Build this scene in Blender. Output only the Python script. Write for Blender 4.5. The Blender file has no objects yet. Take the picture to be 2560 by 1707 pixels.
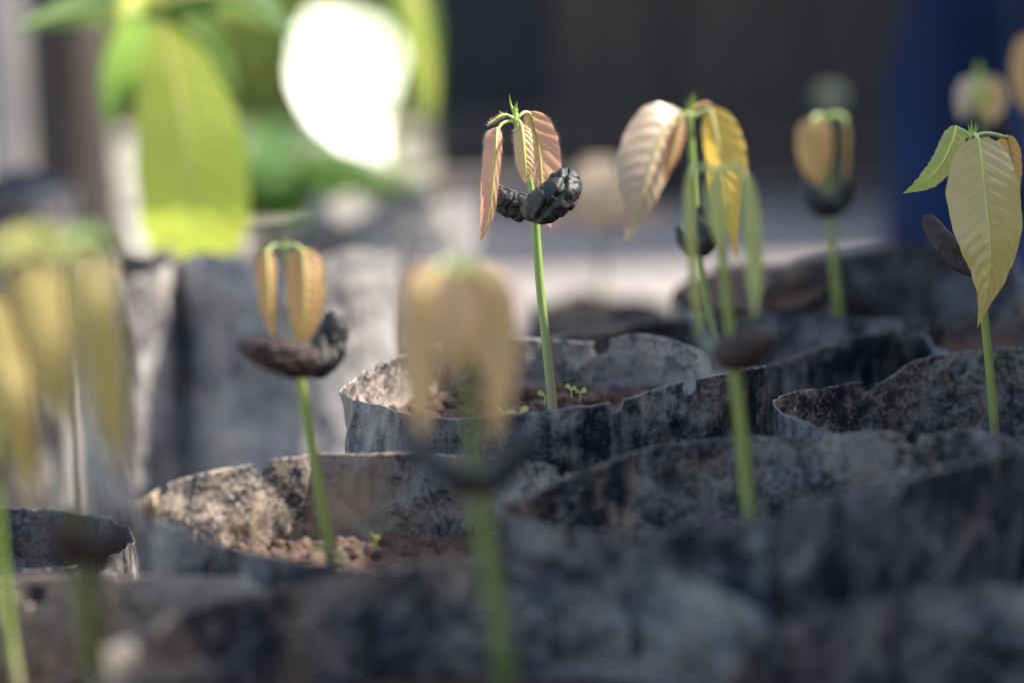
import bpy, math, random
from mathutils import Vector, noise

# ------------------------------------------------------------------ camera, sky, sun, exposure
sc = bpy.context.scene
COL = sc.collection
FPX = 7111.0                       # focal length in photo pixels (100 mm on a 36 mm wide sensor)
PITCH = math.radians(10.5)
CAM = Vector((0.0, 0.0, 0.345))
FWD = Vector((0, math.cos(PITCH), -math.sin(PITCH)))
UP = Vector((0, math.sin(PITCH), math.cos(PITCH)))
RIGHT = Vector((1, 0, 0))

cd = bpy.data.cameras.new('camera'); cam = bpy.data.objects.new('camera', cd); COL.objects.link(cam)
cam.location = CAM
cam.rotation_euler = (math.radians(90) - PITCH, 0, 0)
cd.sensor_width = 36; cd.lens = 100
cd.clip_start = 0.01; cd.clip_end = 400
cd.dof.use_dof = True
cd.dof.focus_distance = 0.744
cd.dof.aperture_fstop = 5.8
cd.dof.aperture_blades = 0
sc.camera = cam

SUN_EL, SUN_AZ = math.radians(45), math.radians(80)
SUN = Vector((math.cos(SUN_EL)*math.sin(SUN_AZ), math.cos(SUN_EL)*math.cos(SUN_AZ), math.sin(SUN_EL)))
w = bpy.data.worlds.new('World'); sc.world = w; w.use_nodes = True
wn = w.node_tree; bg = wn.nodes['Background']
sky = wn.nodes.new('ShaderNodeTexSky'); sky.sky_type = 'NISHITA'; sky.sun_disc = False
sky.air_density = 1.0; sky.dust_density = 2.0; sky.ozone_density = .8
sky.sun_elevation = SUN_EL; sky.sun_rotation = SUN_AZ
wn.links.new(sky.outputs[0], bg.inputs[0]); bg.inputs[1].default_value = 0.15
sl = bpy.data.lights.new('sun', 'SUN'); so = bpy.data.objects.new('sun', sl); COL.objects.link(so)
sl.energy = 4.2; sl.angle = math.radians(0.5); sl.color = (1.0, 0.95, 0.87)
so.rotation_euler = SUN.to_track_quat('Z', 'Y').to_euler()
so.location = (2, 0, 3)
sc.view_settings.view_transform = 'Standard'; sc.view_settings.look = 'None'
sc.view_settings.exposure = 1.45; sc.view_settings.gamma = 1.0
sc.view_settings.use_curve_mapping = False

# ------------------------------------------------------------------ helpers
def P(px, py, d):
    """point of the place seen at photo pixel (px, py), d metres in front of the camera"""
    return CAM + d*(FWD + RIGHT*((px-1280)/FPX) - UP*((py-853.5)/FPX))
def PX(p):
    v = p - CAM; d = v.dot(FWD)
    return 1280 + FPX*v.x/d, 853.5 - FPX*v.dot(UP)/d, d
def tag(o, label=None, cat=None, group=None, kind=None):
    if label: o['label'] = label
    if cat: o['category'] = cat
    if group: o['group'] = group
    if kind: o['kind'] = kind
    return o
def empty(name, loc, label, cat, group=None):
    o = bpy.data.objects.new(name, None); COL.objects.link(o); o.location = loc
    o.empty_display_size = .02
    return tag(o, label, cat, group)
def root_loc(o):
    while o.parent: o = o.parent
    return Vector(o.location)
def mesh(name, verts, faces, mats, parent=None, smooth=True, uv=None, mi=None):
    off = root_loc(parent) if parent else Vector((0, 0, 0))
    m = bpy.data.meshes.new(name)
    m.from_pydata([tuple(Vector(v)-off) for v in verts], [], faces)
    if not isinstance(mats, (list, tuple)): mats = [mats]
    for x in mats: m.materials.append(x)
    if smooth: m.polygons.foreach_set('use_smooth', [True]*len(m.polygons))
    if mi: m.polygons.foreach_set('material_index', mi)
    if uv:
        l = m.uv_layers.new(name='UVMap')
        for lo in m.loops: l.data[lo.index].uv = uv[lo.vertex_index]
    m.update()
    o = bpy.data.objects.new(name, m); COL.objects.link(o)
    if parent: o.parent = parent
    return o
def cr(pts, t):
    """Catmull-Rom through pts, t in 0..1"""
    n = len(pts)-1; x = min(max(t, 0), 1)*n; i = min(int(x), n-1); f = x-i
    p1, p2 = pts[i], pts[i+1]
    p0 = pts[i-1] if i > 0 else p1*2-p2
    p3 = pts[i+2] if i+2 <= n else p2*2-p1
    return 0.5*((2*p1)+(p2-p0)*f+(2*p0-5*p1+4*p2-p3)*f*f+(3*p1-p0-3*p2+p3)*f*f*f)
def lerp_tab(tab, x):
    for (a, va), (b, vb) in zip(tab, tab[1:]):
        if x <= b:
            f = (x-a)/(b-a) if b > a else 0
            f = f*f*(3-2*f)*.4 + f*.6
            return va+(vb-va)*f
    return tab[-1][1]
def sweep(pts, radii, n=14, m=40, disp=None, ry=None, caps=True):
    """tube along pts; radii per point; ry = flattening of the second axis"""
    V, F, UVs = [], [], []
    rt = [(i/(len(radii)-1), r) for i, r in enumerate(radii)]
    prev = None
    for j in range(m+1):
        t = j/m; c = cr(pts, t); tg = (cr(pts, min(t+.01, 1))-cr(pts, max(t-.01, 0))).normalized()
        if prev is None:
            a = tg.cross(Vector((0, 1, 0)));
            if a.length < .1: a = tg.cross(Vector((1, 0, 0)))
            a.normalize()
        else:
            a = (prev - tg*prev.dot(tg)).normalized()
        prev = a; b = tg.cross(a).normalized(); r = lerp_tab(rt, t)
        for i in range(n):
            th = 2*math.pi*i/n
            o = a*math.cos(th)*r + b*math.sin(th)*r*(ry or 1)
            p = c+o
            if disp: p = p + o.normalized()*disp(p, t, th)*1.0
            V.append(p); UVs.append((i/n, t))
    for j in range(m):
        for i in range(n):
            F.append((j*n+i, j*n+(i+1) % n, (j+1)*n+(i+1) % n, (j+1)*n+i))
    if caps:
        F.append(tuple(range(n))[::-1]); F.append(tuple(m*n+i for i in range(n)))
    return V, F, UVs
def NZ(x, y, z=0.0): return noise.noise(Vector((x, y, z)))
def FB(p, o=4): return noise.fractal(p, 1.0, 2.0, o)

# ------------------------------------------------------------------ materials
class NT:
    def __init__(s, name):
        s.m = bpy.data.materials.new(name); s.m.use_nodes = True; s.t = s.m.node_tree
        s.b = s.t.nodes['Principled BSDF']; s.out = s.t.nodes['Material Output']
    def n(s, typ, **k):
        x = s.t.nodes.new(typ)
        for a, v in k.items(): setattr(x, a, v)
        return x
    def l(s, a, b): s.t.links.new(a, b)
    def coord(s, scale=(1, 1, 1), rnd=True, out='Object'):
        tc = s.n('ShaderNodeTexCoord'); mp = s.n('ShaderNodeMapping')
        mp.inputs['Scale'].default_value = scale
        s.l(tc.outputs[out], mp.inputs[0])
        return mp.outputs[0]
    def noise(s, vec, scale, detail=5, rough=.6, dist=0):
        x = s.n('ShaderNodeTexNoise'); s.l(vec, x.inputs['Vector'])
        x.inputs['Scale'].default_value = scale; x.inputs['Detail'].default_value = detail
        x.inputs['Roughness'].default_value = rough; x.inputs['Distortion'].default_value = dist
        return x.outputs[0]
    def ramp(s, fac, stops):
        r = s.n('ShaderNodeValToRGB'); s.l(fac, r.inputs[0]); e = r.color_ramp.elements
        while len(e) < len(stops): e.new(.5)
        for el, (p, c) in zip(e, stops):
            el.position = p; el.color = (*c, 1) if len(c) == 3 else c
        return r.outputs[0]
    def math(s, op, a, b=None, c=None, clamp=False):
        x = s.n('ShaderNodeMath', operation=op); x.use_clamp = clamp
        for i, v in enumerate((a, b, c)):
            if v is None: continue
            if isinstance(v, (int, float)): x.inputs[i].default_value = v
            else: s.l(v, x.inputs[i])
        return x.outputs[0]
    def mix(s, fac, a, b):
        x = s.n('ShaderNodeMix', data_type='RGBA')
        for i, v in ((0, fac), (6, a), (7, b)):
            if isinstance(v, (int, float)): x.inputs[i].default_value = v
            elif isinstance(v, tuple): x.inputs[i].default_value = (*v, 1)
            else: s.l(v, x.inputs[i])
        return x.outputs[2]
    def bump(s, h, strength=.3, dist=.001, normal=None):
        x = s.n('ShaderNodeBump'); s.l(h, x.inputs['Height'])
        x.inputs['Strength'].default_value = strength; x.inputs['Distance'].default_value = dist
        if normal is not None: s.l(normal, x.inputs['Normal'])
        return x.outputs[0]
    def col(s, v): (s.l(v, s.b.inputs['Base Color']) if not isinstance(v, tuple) else setattr(s.b.inputs['Base Color'], 'default_value', (*v, 1)))

def bag_mat(name, lo, hi, dust1=(.34, .265, .20), dust2=(.24, .22, .215), off=0.0, rough=.34, fine=900, speck=.55, streak=0.0):
    """black polythene film under a patchy coat of dried splashed soil"""
    t = NT(name); v = t.coord()
    if off:
        v2 = t.n('ShaderNodeVectorMath', operation='ADD'); t.l(v, v2.inputs[0]); v2.inputs[1].default_value = (off, off*.7, off*.3); v = v2.outputs[0]
    big = t.noise(v, 38, 6, .62, .6); mid = t.noise(v, 160, 6, .7, .3); fin = t.noise(v, fine, 3, .7)
    a = t.math('MULTIPLY', big, .55); a = t.math('MULTIPLY_ADD', mid, .45, a); a = t.math('MULTIPLY_ADD', t.math('SUBTRACT', fin, .5), speck, a)
    if streak:
        a = t.math('MULTIPLY_ADD', t.math('SUBTRACT', t.noise(t.coord((260, 260, 45)), 1, 5, .6, .5), .5), streak, a)
    mask = t.ramp(a, [(lo, (0, 0, 0)), (hi, (1, 1, 1))])
    vary = t.ramp(t.noise(v, 55, 3, .5), [(.35, dust2), (.62, dust1)])
    film = t.ramp(t.noise(v, 20, 3, .5), [(.3, (.009, .011, .019)), (.7, (.024, .028, .042))])
    t.col(t.mix(mask, film, vary))
    rr = t.math('MULTIPLY_ADD', mask, .42, rough); t.l(rr, t.b.inputs['Roughness'])
    st = t.coord((900, 900, 60)); scr = t.noise(st, 1, 2, .6)
    dv = t.n('ShaderNodeVectorMath', operation='MULTIPLY_ADD'); nv = t.n('ShaderNodeTexNoise'); t.l(v, nv.inputs['Vector']); nv.inputs['Scale'].default_value = 60
    t.l(nv.outputs['Color'], dv.inputs[0]); dv.inputs[1].default_value = (.012, .012, .012); t.l(v, dv.inputs[2])
    cv = t.n('ShaderNodeTexVoronoi', feature='F1'); t.l(dv.outputs[0], cv.inputs['Vector']); cv.inputs['Scale'].default_value = 75
    cw = t.n('ShaderNodeTexVoronoi', feature='F1'); t.l(dv.outputs[0], cw.inputs['Vector']); cw.inputs['Scale'].default_value = 210
    nb = t.bump(cv.outputs['Distance'], .55, .004); nb = t.bump(cw.outputs['Distance'], .35, .0012, nb)
    nb = t.bump(mid, .25, .0012, nb); nb = t.bump(scr, .10, .0004, nb); nb = t.bump(a, .5, .0006, nb)
    t.l(nb, t.b.inputs['Normal'])
    return t.m
def leaf_mat(name, base, vein, trans, gloss=.42, n=9.0, veinw=.10, mott=.25, tw=.45, spec=.5):
    """young leaf: side veins running from the midrib, light passing through the blade"""
    t = NT(name); uv = t.n('ShaderNodeUVMap'); sp = t.n('ShaderNodeSeparateXYZ'); t.l(uv.outputs[0], sp.inputs[0])
    u = t.math('ABSOLUTE', t.math('MULTIPLY_ADD', sp.outputs[0], 2, -1))
    s = t.math('SUBTRACT', sp.outputs[1], t.math('MULTIPLY', u, .10)); s = t.math('SUBTRACT', s, t.math('MULTIPLY', t.math('MULTIPLY', u, u), .05))
    ob = t.coord(); wob = t.math('MULTIPLY', t.math('SUBTRACT', t.noise(ob, 110, 3), .5), .10); s = t.math('ADD', s, wob)
    side = t.math('MULTIPLY', t.math('SIGN', t.math('MULTIPLY_ADD', sp.outputs[0], 2, -1)), .2)
    fr = t.math('FRACT', t.math('MULTIPLY_ADD', s, n, t.math('ADD', side, 4.0)))
    d = t.math('ABSOLUTE', t.math('SUBTRACT', fr, .5))
    fade = t.math('MULTIPLY_ADD', u, -.06, veinw)
    vm = t.math('SUBTRACT', 1, t.math('DIVIDE', d, fade), clamp=True)
    vm = t.math('MULTIPLY', vm, t.math('SUBTRACT', 1.08, u, clamp=True), clamp=True)
    mid = t.math('SUBTRACT', 1, t.math('DIVIDE', u, .07), clamp=True)
    vm = t.math('MAXIMUM', t.math('MULTIPLY', vm, .95), mid)
    vor = t.n('ShaderNodeTexVoronoi', feature='DISTANCE_TO_EDGE'); t.l(ob, vor.inputs['Vector']); vor.inputs['Scale'].default_value = 650
    net = t.math('SUBTRACT', 1, t.math('DIVIDE', vor.outputs['Distance'], .10), clamp=True)
    vm = t.math('MAXIMUM', vm, t.math('MULTIPLY', net, .22))
    mo = t.noise(ob, 170, 5, .65); b2 = tuple(min(1, c*(1-mott)) for c in base); b3 = tuple(min(1, c*(1+mott)) for c in base)
    cb = t.ramp(mo, [(.3, b2), (.7, b3)])
    c1 = t.mix(vm, cb, vein)
    t.col(c1); t.b.inputs['Roughness'].default_value = gloss; t.b.inputs['Specular IOR Level'].default_value = spec
    nb = t.bump(t.math('MULTIPLY', vm, -1), .35, .0006); nb = t.bump(mo, .15, .0006, nb); t.l(nb, t.b.inputs['Normal'])
    tr = t.n('ShaderNodeBsdfTranslucent'); t.l(t.mix(vm, trans, tuple(min(1, x*1.15) for x in vein)), tr.inputs[0])
    ms = t.n('ShaderNodeMixShader'); ms.inputs[0].default_value = tw
    t.l(t.b.outputs[0], ms.inputs[1]); t.l(tr.outputs[0], ms.inputs[2]); t.l(ms.outputs[0], t.out.inputs[0])
    return t.m
def stem_mat(name, top, base, k=.46):
    t = NT(name); uv = t.n('ShaderNodeUVMap'); sp = t.n('ShaderNodeSeparateXYZ'); t.l(uv.outputs[0], sp.inputs[0])
    v = t.coord(); nn = t.noise(v, 500, 4, .6)
    f = t.math('MULTIPLY_ADD', t.math('SUBTRACT', nn, .5), .12, sp.outputs[1])
    c = t.ramp(f, [(0.10, base), (k, top), (1.0, tuple(x*1.12 for x in top))])
    c = t.mix(t.math('MULTIPLY', t.ramp(t.noise(v, 1500, 2), [(.55, (0, 0, 0)), (.75, (1, 1, 1))]), .25), c, tuple(min(1, x*1.7+.05) for x in top))
    t.col(c); t.b.inputs['Roughness'].default_value = .5
    t.b.inputs['Subsurface Weight'].default_value = .08; t.b.inputs['Subsurface Radius'].default_value = (.6, 1, .2); t.b.inputs['Subsurface Scale'].default_value = .0012
    t.l(t.bump(nn, .25, .0003), t.b.inputs['Normal'])
    return t.m
def plain(name, c, rough=.6, var=.25, scale=200, bump=.2, bd=.0006, spec=.5, sub=None):
    t = NT(name); v = t.coord(); nn = t.noise(v, scale, 6, .65)
    t.col(t.ramp(nn, [(.28, tuple(x*(1-var) for x in c)), (.72, tuple(min(1, x*(1+var)) for x in c))]))
    t.b.inputs['Roughness'].default_value = rough; t.b.inputs['Specular IOR Level'].default_value = spec
    t.l(t.bump(nn, bump, bd), t.b.inputs['Normal'])
    return t.m
def wood_mat(name, c, sc_=1.0):
    t = NT(name); v = t.coord((14*sc_, 14*sc_, 1.2*sc_)); nn = t.noise(v, 6, 8, .65, .4); n2 = t.noise(t.coord(), 5, 3)
    oi = t.n('ShaderNodeObjectInfo')
    f = t.math('MULTIPLY_ADD', t.math('SUBTRACT', n2, .5), .5, nn); f = t.math('MULTIPLY_ADD', t.math('SUBTRACT', oi.outputs['Random'], .5), .35, f)
    t.col(t.ramp(f, [(.2, tuple(x*.45 for x in c)), (.8, tuple(x*1.4 for x in c))])); t.b.inputs['Roughness'].default_value = .85
    t.l(t.bump(nn, .6, .004), t.b.inputs['Normal'])
    return t.m

M = {}
M['bag_in'] = bag_mat('bag_film_inside', .43, .575, dust1=(.36,.28,.21), dust2=(.27,.25,.245))
M['bag_in_b'] = bag_mat('bag_film_inside_dusty', .425, .56, dust1=(.40,.30,.205), dust2=(.29,.245,.205), off=3.3)
M['bag_in_d'] = bag_mat('bag_film_inside_dark', .43, .61, dust1=(.26, .21, .175), dust2=(.22, .205, .20), off=7.1)
M['bag_in_a'] = bag_mat('bag_film_inside_mixed', .405, .565, dust1=(.46, .37, .29), dust2=(.27, .235, .215), off=11.6)
M['bag_in_w'] = bag_mat('bag_film_inside_pale', .385, .555, dust1=(.50, .43, .36), dust2=(.42, .40, .38), off=1.7)
M['bag_out'] = bag_mat('bag_film_outside', .46, .66, dust1=(.29, .245, .205), dust2=(.25, .25, .265), off=5.2, rough=.24, speck=.28, streak=.45)
M['bag_out_sunlit'] = bag_mat('bag_film_outside_sunlit', .33, .60, dust1=(.50, .44, .385), dust2=(.38, .36, .35), off=9.4, rough=.33, fine=400)  # dust coat lightened to carry the sunlight on the far bags
M['soil'] = plain('red_brown_soil', (.075, .042, .028), .9, .55, 420, .8, .0015)
M['clod'] = plain('soil_clod', (.115, .066, .045), .8, .8, 900, .8, .001)
M['cot_black'] = plain('cotyledon_black', (.022, .020, .020), .55, .5, 900, .5, .0004, .5)
M['cot_brown'] = plain('cotyledon_brown', (.045, .028, .024), .6, .6, 500, .6, .0006, .22)
M['cot_grey'] = plain('cotyledon_grey_green', (.13, .16, .12), .5, .35, 500, .4, .0005)
M['stem'] = stem_mat('seedling_stem', (.225, .325, .062), (.26, .215, .135))
M['stem_b'] = stem_mat('seedling_stem_olive', (.235, .265, .05), (.22, .185, .11), .2)
M['stem_shade'] = stem_mat('seedling_stem_shaded', (.150, .175, .040), (.13, .12, .07), .10)  # stem green darkened to paint in the shade on foreground stems
M['petiole'] = plain('petiole', (.46, .55, .18), .45, .15, 400)
M['rib'] = plain('leaf_midrib', (.50, .55, .12), .45, .12, 400)
M['rib_far'] = plain('leaf_midrib_dull', (.50, .45, .15), .5, .12, 400)
M['spike'] = plain('shoot_tip', (.34, .45, .07), .5, .15, 500)
M['hair'] = plain('fine_hair', (.62, .50, .42), .6, .1, 300)
M['pink'] = leaf_mat('leaf_pink_bronze', (.62, .325, .215), (.80, .66, .24), (.88, .42, .26), .42, 8, .10, .16)
M['peach'] = leaf_mat('leaf_peach', (.60, .41, .21), (.78, .70, .28), (.85, .55, .25), .42, 11, .12, .16)
M['orange'] = leaf_mat('leaf_orange_tan', (.56, .32, .125), (.60, .50, .15), (.82, .44, .14), .45, 11, .09, .15)
M['tan'] = leaf_mat('leaf_dull_tan', (.66, .42, .20), (.66, .54, .22), (.90, .54, .24), .45, 10, .09, .15)
M['silver'] = leaf_mat('leaf_pinkish_sheen', (.54, .385, .26), (.70, .60, .30), (.66, .44, .25), .30, 11, .09, .15, spec=1.0, tw=.3)
M['gold'] = leaf_mat('leaf_golden', (.72, .46, .085), (.78, .64, .18), (.95, .62, .08), .36, 10, .10, .15, tw=.5)
M['rust'] = leaf_mat('leaf_rust', (.40, .20, .12), (.55, .42, .14), (.65, .30, .13), .45, 12, .10)
M['olive'] = leaf_mat('leaf_olive_tan', (.54, .395, .12), (.54, .52, .12), (.75, .52, .13), .29, 13, .08, .12, spec=1.0, tw=.32)
M['lime'] = leaf_mat('leaf_lime', (.46, .47, .125), (.56, .58, .18), (.64, .62, .15), .40, 11, .10, .15)
M['lime2'] = leaf_mat('leaf_yellow_green', (.44, .48, .16), (.52, .56, .2), (.58, .62, .18), .40, 11, .10, .15)
M['ochre'] = leaf_mat('leaf_ochre', (.47, .335, .10), (.50, .44, .14), (.58, .40, .10), .5, 11, .10, .15)
M['big_green'] = leaf_mat('leaf_broad_green', (.42, .49, .085), (.44, .51, .10), (.62, .70, .09), .45, 12, .06, .12, .6)
M['mid_green'] = leaf_mat('leaf_mid_green', (.105, .21, .045), (.2, .3, .08), (.24, .40, .06), .40, 12, .06, .15)
M['gloss_green'] = leaf_mat('leaf_glossy_green', (.15, .26, .08), (.2, .3, .1), (.30, .44, .08), .5, 12, .04, .1, .3, .7)

M['dull_green'] = leaf_mat('leaf_dull_grey_green', (.11, .125, .095), (.16, .18, .12), (.15, .17, .10), .5, 12, .05, .1)

# ------------------------------------------------------------------ builders
PROF = {
 'lance': [(0, .10), (.05, .42), (.14, .74), (.28, .96), (.42, 1), (.56, .93), (.70, .70), (.82, .42), (.91, .17), (.97, .05), (1, 0)],
 'full': [(0, .30), (.04, .62), (.12, .88), (.28, 1), (.5, .98), (.68, .80), (.82, .50), (.91, .22), (.96, .09), (1, 0)],
 'blunt': [(0, .10), (.10, .38), (.25, .66), (.45, .92), (.65, 1), (.82, .97), (.92, .82), (.97, .55), (1, 0)],
 'drip': [(0, .25), (.05, .60), (.15, .86), (.3, 1), (.5, .95), (.65, .74), (.78, .45), (.87, .2), (.94, .08), (1, 0)],
}
def leaf(root, mat, pts, wl, wr, al=10, ar=10, prof='lance', amp=.0006, n=10, curl=.08, rib='rib', ribr=.00026, name='leaf', NV=64, NU=9, label=None, seed=0):
    c3 = [P(*p) for p in pts]
    V, F, UVs = [], [], []
    al, ar = math.radians(al), math.radians(ar)
    ripple_n = n
    for j in range(NV+1):
        t = j/NV; c = cr(c3, t); tg = (cr(c3, min(1, t+.02))-cr(c3, max(0, t-.02))).normalized()
        view = (c-CAM).normalized()
        side = tg.cross(view)                       # image-plane perpendicular
        if side.length < 1e-4: side = RIGHT.copy()
        side.normalize()
        if abs(tg.dot(UP)) > .2 or True:
            if side.x > 0: side = -side             # points to image left
        dep = view; d = (c-CAM).dot(FWD); k = d/FPX; pw = lerp_tab(PROF[prof], t)
        L = side*math.cos(al)+dep*math.sin(al); R = -side*math.cos(ar)+dep*math.sin(ar)
        nl = (L.cross(tg)).normalized(); nr = (tg.cross(R)).normalized()
        if nl.dot(view) > 0: nl = -nl
        if nr.dot(view) > 0: nr = -nr
        for i in range(-NU, NU+1):
            f = abs(i)/NU
            wv = (wl if i < 0 else wr)*k*pw*(1+.035*NZ(t*9+seed, (1 if i < 0 else 5)))
            dirv = L if i < 0 else R; nn = nl if i < 0 else nr
            s = t-.10*f-.05*f*f
            rip = .55*amp*math.sin(2*math.pi*(ripple_n*s+(-.2 if i < 0 else .2)+.0))*min(1, f*3)*(1-.5*f)*min(1, 6*(1-t))
            wavy = .0010*f*f*NZ(t*5+seed*3.1, i*.12+seed)*min(1, wv/.006)
            p = c + dirv*(wv*f) + nn*(rip+wavy-curl*wv*f*f*math.sin(math.pi*min(1,t*1.1)))
            V.append(p); UVs.append((.5+.5*i/NU, t))
    W = 2*NU+1
    for j in range(NV):
        for i in range(W-1):
            F.append((j*W+i, j*W+i+1, (j+1)*W+i+1, (j+1)*W+i))
    o = mesh(name, V, F, M[mat], root, True, UVs)
    if label: o['label'] = label
    if rib:
        off = [cr(c3, q/14)-(cr(c3, q/14)-CAM).normalized()*.00015 for q in range(14)]
        v, f, u = sweep(off, [ribr*1.5, ribr*1.2, ribr, ribr*.6, ribr*.25], 6, 28)
        mesh('midrib', v, f, M[rib], o, True, u)
    return o, V, W, NV
def tube(root, name, mat, pts, radii_px, n=12, m=30, ry=None):
    c3 = [P(*p) for p in pts]; k = sum(p[2] for p in pts)/len(pts)/FPX
    if name == 'stem' and len(pts) > 5:
        c3 = [c3[0]+Vector((.002, 0, -.026))]+c3; radii_px = [radii_px[0]]+list(radii_px)
    v, f, u = sweep(c3, [r*k for r in radii_px], n, m, None, ry)
    return mesh(name, v, f, M[mat], root, True, u)
def cotyledon(root, mat, pts, radii_px, crack=1.0, cell=260, seed=0, n=56, m=64, ry=.85, twist=0):
    c3 = [P(*p) for p in pts]; k = sum(p[2] for p in pts)/len(pts)/FPX
    rm = max(radii_px)*k
    so_ = Vector((seed*3.7, seed*1.3, seed*2.1))
    def disp(p, t, th):
        q = p*cell+so_
        q = q + noise.noise_vector(q*1.6)*.55
        ds, _ = noise.voronoi(q)
        e = ds[1]-ds[0]
        a = (min(1, e*5.5)**.7-.75)*.19*rm*crack 
        a += FB(p*260+so_, 4)*.13*rm*crack
        a -= max(0, 1-abs(((th/(2*math.pi)*3+.8*t+seed*.3) % 1)-.5)*9)*.16*rm*crack
        return a*min(1, 8*t+.15)*min(1, 8*(1-t)+.15)
    rr = [r*k for r in radii_px]
    # rounded ends
    v, f, u = sweep(c3, rr, n, m, disp, ry, False)
    c0 = cr(c3, 0)-(cr(c3, .05)-cr(c3, 0)).normalized()*rr[0]*.55; c1 = cr(c3, 1)+(cr(c3, 1)-cr(c3, .95)).normalized()*rr[-1]*.6
    v.append(c0); v.append(c1); i0, i1 = len(v)-2, len(v)-1
    for i in range(n):
        f.append((i0, (i+1) % n, i)); f.append((i1, m*n+i, m*n+(i+1) % n))
    u += [(0, 0), (0, 1)]
    return mesh('cotyledon', v, f, M[mat], root, True, u)
def spikes(root, base, tips, r=2.0):
    for (tx, ty, bend) in tips:
        bx, by, d = base
        tube(root, 'shoot_tip', 'spike', [(bx+(tx-bx)*.08, by, d), ((bx+tx)/2+bend, (by+ty)/2, d), (tx, ty, d-.001)], [r*1.6, r, .35], 6, 12)
def hairs(root, pts, seed=1, ln=(.0006, .0012), r=.00003):
    """pts: list of (position, outward direction)"""
    rnd = random.Random(seed); V, F = [], []
    for p, nrm in pts:
        a = nrm.cross(Vector((.3, .5, .8))).normalized(); b = nrm.cross(a).normalized()
        d = (nrm+Vector((rnd.uniform(-.4, .4), rnd.uniform(-.4, .4), rnd.uniform(-.4, .3)))).normalized()
        L = rnd.uniform(*ln); i = len(V)
        V += [p+a*r, p-a*r*.5+b*r*.8, p-a*r*.5-b*r*.8, p+d*L]
        F += [(i, i+1, i+3), (i+1, i+2, i+3), (i+2, i, i+3)]
    o = mesh('fine_hair', V, F, M['hair'], root, False); o['kind'] = 'stuff'
    return o

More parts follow.
